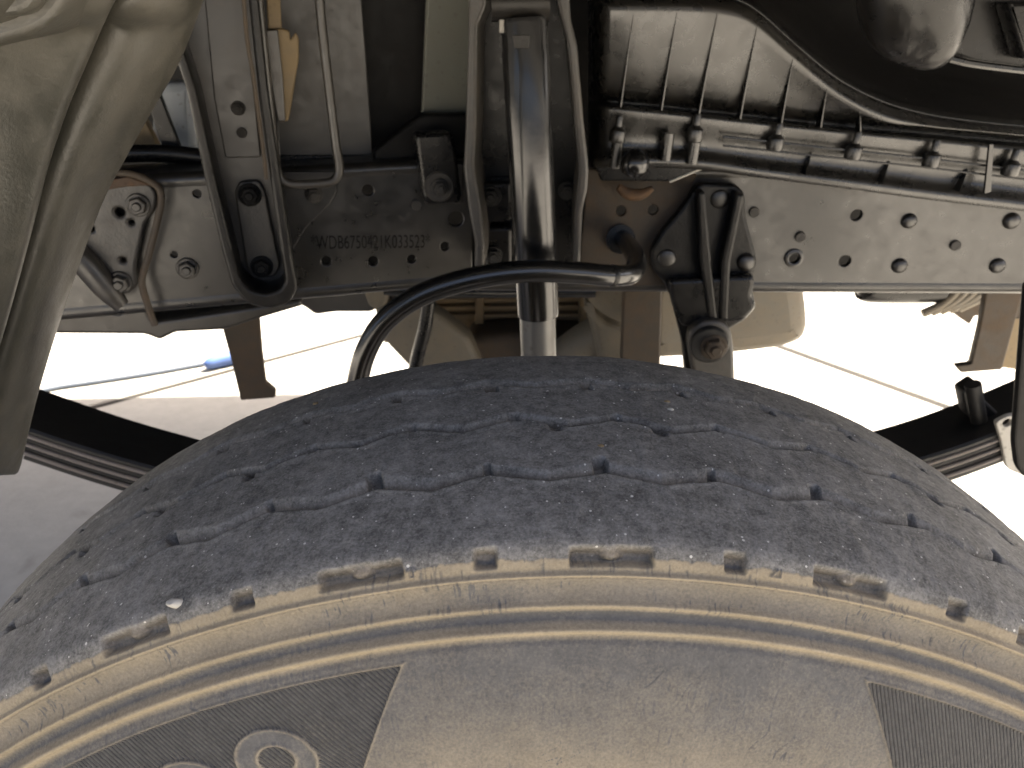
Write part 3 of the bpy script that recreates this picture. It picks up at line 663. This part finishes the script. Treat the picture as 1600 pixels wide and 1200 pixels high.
label(damper, 'glossy black damper tube standing behind the tyre')
tube('damper_rod', [c_, b_+up_*0.05], rA*0.87, 'sleeve', damper, n=32, smooth=False)
tube('top_eye', [atY(768, 6, SHY), atY(858, 4, SHY)], 0.0135, 'cast', damper, n=20, smooth=False)
tube('eye_neck', [a_-up_*0.004, a_+up_*0.02], rA*0.5, 'cast', damper, n=16, smooth=False)
dp = planeY(SHY-rA)
plate('label_plate', dp.off(0.0004), [(800, 55), (828, 55), (826, 76), (804, 76)], 0.002, 'cast', damper, rnd=0.001, bevel=0.0004)
for u in (784, 848): plate('tab', planeY(SHY-rA*0.45), [(u-4, 30), (u+4, 30), (u+4, 52), (u-4, 52)], 0.012, 'steel', damper, rnd=0.001, bevel=0.0006)

# ---- stout black pipe looping over the tyre
hose_pts = [atY(546, 680, 0.42), atY(560, 590, 0.42), atY(576, 540, 0.42), atY(606, 497, 0.42), atY(660, 460, 0.42), atY(735, 436, 0.42), atY(820, 424, 0.425), atY(900, 426, 0.435), atY(955, 431, 0.445),
            atY(985, 428, 0.465), atY(994, 412, 0.50), atY(988, 392, 0.55), atY(972, 372, 0.615)]
hose = tube('anti_roll_bar', hose_pts, 0.0098, 'gloss', truck, n=24, sub=10); label(hose, 'thick glossy black bar curving down behind the tyre')
tube('heat_patch', [atY(952, 431, 0.445), atY(955, 431, 0.445), atY(958, 431, 0.446)], 0.0102, 'cast', hose, n=24)
tube('grommet', [RP.hit(968, 372), RP.off(0.012).hit(970, 374)], 0.016, 'black', hose, n=20, smooth=False)

# ---- brownish doubler and black hanger bracket
rb = plate('rusty_doubler', RP.off(0.006), [(918, 262), (1090, 272), (1062, 330), (1034, 362), (1018, 395), (1020, 420), (1042, 446), (906, 448), (908, 380), (914, 320)], 0.006, 'brown', truck, rnd=0.004, holes=[(970, 330, 8), (1020, 328, 8)]); label(rb, 'rust-stained plate on the frame beside the damper')
tray = plate('tray_seat', RP.off(0.05), [(930, 258), (1098, 248), (1113, 256), (1052, 284), (938, 283)], 0.05, 'black', truck, rnd=0.003, bevel=0.002)
tube('rust_lip', [RP.off(0.03).hit(u, v) for u, v in ((966, 292), (980, 302), (1000, 304), (1020, 294))], [0.004, 0.006, 0.006, 0.003], 'rust', tray, n=10)
hp = RP.off(0.022)
hang = plate('hanger_bracket', hp, [(1082, 300), (1094, 286), (1150, 288), (1164, 302), (1166, 340), (1180, 392), (1184, 412), (1176, 430), (1178, 462), (1182, 478), (1166, 500), (1148, 510), (1128, 522), (1082, 514), (1064, 510), (1050, 470), (1040, 446), (1018, 418), (1016, 392), (1034, 362), (1062, 330)], 0.014, 'cast', truck, rnd=0.006, bevel=0.004)
label(hang, 'black triangular bracket riveted to the frame with a bolted link below')
plate('stiffener', hp.off(0.020), [(1090, 300), (1102, 300), (1112, 410), (1122, 500), (1108, 500), (1094, 410)], 0.020, 'cast', hang, rnd=0.003, bevel=0.003)
plate('stiffener', hp.off(0.020), [(1150, 302), (1164, 304), (1142, 410), (1138, 500), (1124, 500), (1128, 410)], 0.020, 'cast', hang, rnd=0.003, bevel=0.003)
plate('flange_fold', hp.off(0.016), [(1044, 438), (1178, 430), (1180, 446), (1174, 462), (1184, 480), (1164, 502), (1066, 512), (1050, 474)], 0.016, 'black', hang, rnd=0.006, bevel=0.005)
for u, v, r_ in ((1125, 311, 15), (1042, 404, 15)): place(DOME, 'rivet', hp, u, v, r_, hang, depth=0.5)
place(DOME, 'rivet', hp, 1165, 409, 14, hang)
lp_ = hp.off(0.028)
link = plate('link', lp_, [(1074, 540), (1078, 516), (1096, 502), (1124, 500), (1142, 514), (1147, 545), (1150, 640), (1094, 640)], 0.020, 'castgrey', truck, rnd=0.008, bevel=0.004); label(link, 'flat link hanging on a big bolt below the black bracket')
place(lathe_mesh('collar_mesh', [(1.0, 0), (1.0, 0.2), (0.92, 0.3), (0, 0.3)], 28, 'cast'), 'collar', lp_, 1108, 537, 30, link)
place(hex_bolt('bolt_mesh_brown', 'brown'), 'bolt', lp_.off(0.004), 1115, 541, 21, link, spin=0.2)
plate('link_side', lp_.off(-0.02), [(1050, 470), (1076, 505), (1090, 560), (1094, 640), (1076, 640), (1068, 540)], 0.02, 'cast', link, rnd=0.004)

# ---- ribbed plastic box, right
US = [918, 926, 940, 965, 1030, 1100, 1170, 1240, 1310, 1380, 1450, 1520, 1600, 1700]
lipb = lambda u: np.interp(u, [918, 1085, 1112, 1300, 1450, 1600, 1700], [262, 262, 268, 292, 312, 330, 343])
ribl = lambda u: np.interp(u, [918, 1100, 1300, 1450, 1600, 1700], [196, 212, 234, 250, 268, 280])
grv  = lambda u: np.interp(u, [918, 1030, 1150, 1300, 1450, 1600, 1700], [157, 167, 180, 196, 210, 224, 233])
over = lambda u: np.interp(u, [918, 965, 1060, 1130, 1180, 1240, 1300, 1360, 1430, 1500, 1600, 1700], [0, 2, 2, 6, 22, 78, 130, 165, 188, 200, 210, 216])
def lead(u): return np.interp(u, [918, 926, 940, 965], [0.06, 0.03, 0.008, 0.0])       # rounded left corner
rows = []
for fn in ((lambda u: (lipb(u)+1, 0.560)), (lambda u: (lipb(u), 0.550)), (lambda u: (lipb(u)-5, 0.5475)), (lambda u: (lipb(u)-18, 0.5485)), (lambda u: (lipb(u)-24, 0.557)), (lambda u: (ribl(u)+14, 0.5575)), (lambda u: (ribl(u)+2, 0.5565)), (lambda u: (ribl(u)-3, 0.5555)), (lambda u: (grv(u)+9, 0.553)), (lambda u: (grv(u)+4, 0.553)),
           (lambda u: (grv(u)+1, 0.580)), (lambda u: (grv(u)-4, 0.580)), (lambda u: (grv(u)-7, 0.566)), (lambda u: (min(grv(u)-9, over(u)*0.35+grv(u)*0.65), 0.561)), (lambda u: (min(grv(u)-11, over(u)+22), 0.554)), (lambda u: (min(grv(u)-13, over(u)+9), 0.553)),
           (lambda u: (min(grv(u)-16, over(u)-2), 0.556)), (lambda u: (min(grv(u)-20, over(u)-14), 0.570)), (lambda u: (min(grv(u)-30, over(u)-34), 0.605)), (lambda u: (min(grv(u)-45, over(u)-60), 0.66)), (lambda u: (min(grv(u)-65, over(u)-110), 0.74)), (lambda u: (over(u)-220, 0.80))):
    rows.append([atY(u, fn(u)[0], fn(u)[1]+lead(u)) for u in US])
rowsd = [catmull([np.array(p) for p in r], 4) for r in rows]
pb = grid_sheet('ribbed_box', rowsd[:18], 'plastic', truck, 0.004, 1)
btop = grid_sheet('box_top', rowsd[17:], 'gloss', pb, 0.004, 1); label(btop, 'glossy black rounded top of the ribbed box'); label(pb, 'black plastic box with thin fins and a row of pegs above the frame')  # top rows get a darker, glossier material than the box face
def fin(u0, v0, u1, v1, Y0, Y1):
    """thin tapering fin standing out of the box face"""
    p0, p1 = atY(u0, v0, Y0), atY(u1, v1, Y1); d = (p1-p0); bm = bmesh.new()
    pr = [(p0, 0.0002, 0.0004), (p0+d*0.5, 0.0007, 0.003), (p1, 0.0011, 0.006)]
    vs = [[bm.verts.new(c+np.array([sx__*w_, oy, 0])) for sx__, oy in ((-1, 0.006), (1, 0.006), (0.6, -h_), (-0.6, -h_))] for c, w_, h_ in pr]
    for a, b in zip(vs, vs[1:]):
        for k in range(4): bm.faces.new((a[k], a[(k+1) % 4], b[(k+1) % 4], b[k]))
    bm.faces.new(vs[0]); bm.faces.new(vs[-1])
    return from_bm(bm, 'fin', 'plastic', pb, 20)
for a in ((990, 24, 968, 172), (1058, 20, 1032, 172), (1121, 22, 1090, 180), (1183, 42, 1154, 186), (1239, 92, 1218, 194), (1292, 140, 1279, 200), (1344, 180, 1341, 206)): fin(*a, 0.553, 0.562)
for a in ((1268, 238, 1256, 272), (1390, 252, 1375, 285), (1512, 264, 1495, 298)): fin(*a, 0.556, 0.545)
pegm = lathe_mesh('peg_mesh', [(0, 1.75), (0.38, 1.75), (0.45, 1.62), (0.45, 0.75), (0.55, 0.62), (0.95, 0.35), (1.0, 0.2), (1.0, -0.55), (0.94, -0.72), (0.7, -0.74), (0.66, -0.6), (0, -0.6)], 20, 'plastic')
for u, v in ((965, 210), (1086, 208), (1212, 222), (1334, 236), (1456, 248), (1580, 262)):
    p = atY(u, v, 0.546); s_ = 13*float((p-CAM) @ FW)/F_PX
    o = bpy.data.objects.new('peg', pegm); COL.objects.link(o); o.parent = pb
    o.matrix_local = Matrix.Translation(Vector(p)) @ Matrix.Rotation(math.radians(4), 4, 'Y') @ Matrix.Diagonal((s_, s_, s_*1.25, 1))
for u, v0, v1 in ((965, 222, 262), (1086, 222, 256), (1045, 208, 250)):
    tube('rib_post', [atY(u, v0, 0.546), atY(u-6, v1, 0.546)], 0.0058, 'plastic', pb, n=12, smooth=False)
tube('edge_bead', [atY(u, ribl(u)-2, 0.548) for u in range(1130, 1720, 40)], 0.0014, 'plastic', pb, n=8, sub=3)
tube('edge_bead', [atY(u, ribl(u)+12, 0.548) for u in range(1130, 1720, 40)], 0.0011, 'plastic', pb, n=8, sub=3)
tube('tray_highlight', [RP.off(0.051).hit(u, v) for u, v in ((1046, 284), (1080, 270), (1112, 257))], 0.0014, 'tag', tray, n=8)  # pale tube painting the highlight along the tray's edge
ball = tube('ball_stud', [atY(992, 274, 0.53), atY(992, 266, 0.53), atY(992, 252, 0.53), atY(992, 240, 0.53), atY(992, 232, 0.53)], [0.008, 0.0125, 0.0135, 0.010, 0.003], 'gloss', tray, n=20)
plate('drip', planeY(0.5405), [(1546, 225), (1553, 225), (1549, 300), (1538, 303)], 0.003, 'gloss', pb, rnd=0.001, bevel=0.0006)
# upper right: tarred lump and black cover
bm = bmesh.new(); bmesh.ops.create_uvsphere(bm, u_segments=96, v_segments=48, radius=1.0)
ctr = atY(1430, -30, 0.45)
for v in bm.verts:
    n_ = v.co.copy(); d_ = 1+0.05*math.sin(n_.x*5+1)*math.cos(n_.z*4)+0.012*random.random()
    v.co = Vector(ctr)+Vector((n_.x*0.048*d_, n_.y*0.035*d_, n_.z*0.060*d_-0.018*n_.x*1.2))
lump = from_bm(bm, 'tarred_lump', 'black', truck, None); label(lump, 'lumpy tar-coated black casting hanging at the top')
bcv = plate('black_cover', planeY(0.478), [(1468, -40), (1700, -40), (1700, 118), (1600, 108), (1520, 98), (1490, 86), (1478, 40)], 0.02, 'black', truck, rnd=0.004, bevel=0.003); label(bcv, 'black cover sheet in the upper corner')
plate('cover_fold', planeY(0.457), [(1575, 4), (1700, 2), (1700, 100), (1600, 92)], 0.02, 'black', bcv, rnd=0.003, bevel=0.003)
tube('cover_edge', [atY(1484, 92, 0.47), atY(1520, 100, 0.47), atY(1600, 110, 0.47), atY(1700, 120, 0.47)], 0.003, 'plastic', bcv, n=8)

# ---- leaf spring under the frame
def leaf(name, px_edge, Ynear, width, th, mat, parent):
    """leaf whose top near edge follows photo pixels at depth Ynear"""
    c = catmull([atY(u, v, Ynear) for u, v in px_edge], 8); bm = bmesh.new(); vs = []
    for i, p in enumerate(c):
        tg = c[min(i+1, len(c)-1)]-c[max(i-1, 0)]; tg /= np.linalg.norm(tg); nn = np.array([-tg[2], 0, tg[0]])
        bvl = min(0.0025, th*0.4)
        sec = [(0, -bvl), (bvl, 0), (width-bvl, 0), (width, -bvl), (width, -th+bvl), (width-bvl, -th), (bvl, -th), (0, -th+bvl)]
        vs.append([bm.verts.new(p+np.array([0, a, 0])+nn*b) for a, b in sec])
    for a, b in zip(vs, vs[1:]):
        for k in range(8): bm.faces.new((a[k], a[(k+1) % 8], b[(k+1) % 8], b[k]))
    bm.faces.new(vs[0]); bm.faces.new(vs[-1])
    return from_bm(bm, name, mat, parent, 40)
edge_px = [(-260, 560), (-120, 612), (38, 668), (140, 702), (245, 732), (420, 775), (640, 805), (840, 812), (1050, 800), (1250, 762), (1445, 715), (1600, 660), (1760, 590), (1900, 530)]
spring = leaf('leaf_spring', edge_px, 0.50, 0.075, 0.011, 'spring', truck); label(spring, 'black leaf spring of four leaves passing behind the tyre')
tt = [0, 1, 2]
for k in tt:
    e = [(u, v+14+k*14) for u, v in edge_px[1+k//2:len(edge_px)-1-k//2]]
    leaf('leaf', e, 0.5005+0.0008*k, 0.0735, 0.0085, 'spring', spring)
for k in range(3):
    e = [(u, v+11.5+k*14) for u, v in edge_px[1:-1]]
    tube('leaf_edge', [atY(u, v, 0.4995) for u, v in e], 0.0024, 'leafedge', spring, n=8, sub=6)
clip_ = plate('spring_clip', planeY(0.492), [(1556, 660), (1575, 650), (1640, 640), (1640, 760), (1578, 735), (1572, 728), (1565, 690)], 0.006, 'tag', spring, rnd=0.004, holes=[(1574, 661, 7)]); label(clip_, 'pale clip plate on the leaf spring')
tube('clip_post', [atY(1535, 690, 0.53), atY(1520, 600, 0.53)], 0.0085, 'spring', spring, n=14, smooth=False)
clp = plate('clip_strap', planeY(0.53), [(1504, 612), (1528, 596), (1536, 622), (1570, 655), (1550, 680), (1512, 650)], 0.02, 'spring', spring, rnd=0.004, bevel=0.003)
# ---- hanging straps seen beyond the rail
s1 = plate('strap', LP.off(-0.16), [(338, 478), (404, 474), (410, 550), (416, 598), (432, 612), (430, 622), (376, 626), (362, 566)], 0.012, 'brown', truck, rnd=0.003, bevel=0.002)
s2 = plate('strap', RP.off(-0.16), [(1544, 440), (1604, 440), (1566, 578), (1502, 583), (1494, 572), (1518, 569), (1532, 510)], 0.012, 'brown', truck, rnd=0.003, bevel=0.002)
# ---- axle, gearbox, tank and other things under the frame
gY = 0.98
gb = plate('gearbox', planeY(gY), [(640, 440), (1010, 440), (1010, 640), (690, 640), (640, 560)], 0.25, 'gearbox', truck, rnd=0.01, bevel=0.01); label(gb, 'tan dirty gearbox casing under the chassis')
for v0 in (468, 480, 493, 530): plate('rib', planeY(gY-0.014), [(600, v0), (1000, v0-4), (1000, v0+2), (600, v0+6)], 0.02, 'gearbox', gb, rnd=0.002, bevel=0.002)
for u0 in (742, 905): plate('rib', planeY(gY-0.024), [(u0, 455), (u0+14, 455), (u0+14, 600), (u0, 600)], 0.02, 'gearbox', gb, rnd=0.002, bevel=0.003)
dk = plate('axle_beam', planeY(0.90), [(735, 528), (800, 522), (1000, 530), (1000, 640), (700, 640)], 0.08, 'brown', truck, rnd=0.01, bevel=0.012)
cm = plate('crossmember', planeY(0.88), [(450, 440), (1000, 436), (1000, 462), (610, 470), (580, 488), (525, 488), (492, 492), (476, 480), (462, 474)], 0.05, 'panel', truck, rnd=0.006, bevel=0.004)
plate('boss', planeY(0.86), [(566, 450), (610, 450), (606, 474), (592, 486), (576, 480)], 0.03, 'tank', cm, rnd=0.008, bevel=0.006)
ar = plate('steering_arm', planeY(0.86), [(584, 478), (640, 466), (690, 496), (734, 530), (752, 570), (752, 640), (680, 640), (640, 576), (604, 538), (590, 512)], 0.05, 'tank', truck, rnd=0.008, bevel=0.01)
tube('brake_pipe', [atY(640, 620, 0.8), atY(652, 560, 0.8), (atY(664, 510, 0.8)), atY(670, 470, 0.8)], 0.010, 'black', truck, n=14)
tube('cross_tube', [atY(600, 452, 0.8), atY(760, 456, 0.8), atY(930, 456, 0.8)], 0.008, 'gloss', truck, n=14)
tube('sweep_arm', [atY(940, 520, 0.86), atY(900, 545, 0.86), atY(850, 590, 0.86)], [0.03, 0.03, 0.03], 'tank', truck, n=20)
sump = plate('sump', planeY(0.80), [(900, 430), (1000, 430), (1000, 512), (976, 512), (945, 500), (915, 470)], 0.14, 'tank', truck, rnd=0.02, bevel=0.02)
sw = plate('sump_wall', planeY(0.82), [(915, 470), (945, 504), (980, 516), (1000, 640), (950, 640), (930, 540)], 0.10, 'tank', truck, rnd=0.006, bevel=0.01)
sp_ = plate('hanger_strip', planeY(0.76), [(975, 430), (1036, 430), (1030, 640), (968, 640)], 0.014, 'brown', truck, rnd=0.003, bevel=0.003)
tk = plate('fuel_tank', planeY(0.90), [(1000, 420), (1258, 420), (1268, 470), (1271, 515), (1262, 538), (1230, 551), (1160, 560), (1080, 566), (1000, 570)], 0.30, 'tank', truck, rnd=0.05, bevel=0.035); label(tk, 'rounded tan-grey tank below the frame')
wr = tube('air_reservoir', [atY(1345, 440, 0.95), atY(1352, 442, 0.95), atY(1365, 444, 0.95), atY(1430, 445, 0.95), atY(1470, 446, 0.95)], [0.01, 0.025, 0.030, 0.030, 0.028], 'black', truck, n=24); label(wr, 'black round vessel tucked under the frame')
for k in range(5):
    u0 = 1462+k*14
    tube('coil', [atY(u0-20, 490-k*2, 0.93), atY(u0+6, 478-k*2, 0.93), atY(u0+26, 462-k, 0.93), atY(u0+44, 440, 0.93)], 0.007, 'tank', wr, n=10)
plate('back_stay', planeY(0.95), [(1470, 440), (1600, 440), (1600, 500), (1524, 494), (1516, 508), (1494, 492), (1478, 484)], 0.03, 'brown', truck, rnd=0.004, bevel=0.004)
plate('back_tan', planeY(0.98), [(1560, 440), (1640, 440), (1640, 585), (1556, 574), (1572, 520)], 0.03, 'tan', truck, rnd=0.006, bevel=0.004).name = 'tan_mount'
eg = plate('fender_end', planeY(0.30), [(1603, 440), (1700, 425), (1700, 820), (1600, 745), (1588, 730), (1583, 690), (1590, 600)], 0.006, 'dark', truck, rnd=0.006, bevel=0.004); label(eg, 'black edge of the rear mudguard')
eng = plate('engine_block', planeY(0.95), [(-300, -200), (1900, -200), (1900, 432), (1300, 430), (800, 430), (440, 440), (-300, 470)], 0.3, 'dark', truck, rnd=0.01, bevel=0.01)

# ---- grey plastic fender, left: inner face of the mudguard
Ef = [(318, -60), (305, 0), (272, 88), (232, 160), (182, 250), (150, 312), (112, 415), (77, 520), (48, 620), (28, 705)]
def fend_rows():
    rows = []
    far = catmull(Ef, 6)
    rd = catmull([(196, -60), (160, 0), (122, 88), (92, 160), (62, 250), (42, 330), (16, 430), (-12, 530), (-40, 620), (-62, 705)], 6)
    for (uf, vf), (ur, vr) in zip(far, rd):
        row = []
        for k, (t_, Y) in enumerate(((0.0, 0.250), (0.012, 0.246), (0.10, 0.232), (0.30, 0.212), (0.55, 0.199), (0.75, 0.196), (0.88, 0.199), (0.95, 0.203), (0.985, 0.176), (1.0, 0.168), (1.02, 0.165), (1.10, 0.163), (1.4, 0.156), (1.8, 0.143), (2.4, 0.125))):
            u, v = uf+(ur-uf)*t_, vf+(vr-vf)*t_
            bul = 0.0
            cre = 0.012*max(0.0, min(1.0, (30-v)/18))
            row.append(atY(u, v, Y+bul-cre))
        rows.append(row)
    # tip: the last row turns under
    last = rows[-1]; rows.append([atY(20+(-90-20)*min(t_, 2), 742+(742-742)*t_, Y+0.004) for t_, Y in ((0.0, 0.250), (0.012, 0.246), (0.10, 0.232), (0.30, 0.212), (0.55, 0.199), (0.75, 0.196), (0.88, 0.199), (0.95, 0.203), (0.985, 0.176), (1.0, 0.168), (1.02, 0.165), (1.10, 0.163), (1.4, 0.156), (1.8, 0.143), (2.4, 0.125))])
    return rows
fender = grid_sheet('fender', fend_rows(), 'fender', truck, -0.004, 1); label(fender, 'grey textured plastic fender curving down beside the tyre')
sh_ = plate('raised_panel', planeY(0.128), [(-80, 96), (0, 67), (40, 55), (62, 47), (80, 35), (100, 10), (118, -40), (-80, -80)], 0.03, 'fender', fender, rnd=0.004, bevel=0.003)
plate('raised_panel', planeY(0.121), [(-80, 36), (0, 27), (34, 23), (50, 14), (64, -8), (80, -50), (-80, -60)], 0.014, 'fender', fender, rnd=0.004, bevel=0.003)
tube('moulded_line', [atY(u, v, 0.150) for u, v in ((-20, 160), (5, 118), (22, 86), (38, 66))], 0.0012, 'fender', fender, n=8)

rows_a = []
arch = [(0.617*math.sin(math.radians(a_d)), 0.385+0.605*math.cos(math.radians(a_d))) for a_d in np.linspace(-19.0, 8.0, 9)]+[(0.2, 0.983), (0.5, 0.985), (0.9, 0.985)]
for ax_, az_ in arch:
    rows_a.append([np.array([ax_, Yv, az_+dr_]) for Yv, dr_ in ((0.30, -0.012), (0.295, 0.0), (0.23, 0.006), (0.15, 0.006), (0.085, 0.0), (0.08, -0.014))])
grid_sheet('fender_shade_arch', rows_a, 'fender', fender, 0.004, 1)  # unseen overhead run of the fender, added to block sky light
# ---- unseen truck body above, added and sized to shade the wheel arch
body = box('cab_shade_body', (-2.6, -0.06, 1.07), (1.15, 1.98, 3.4), 'dark', truck, 0.03); label(body, 'unseen cab body added to shade the wheel arch')
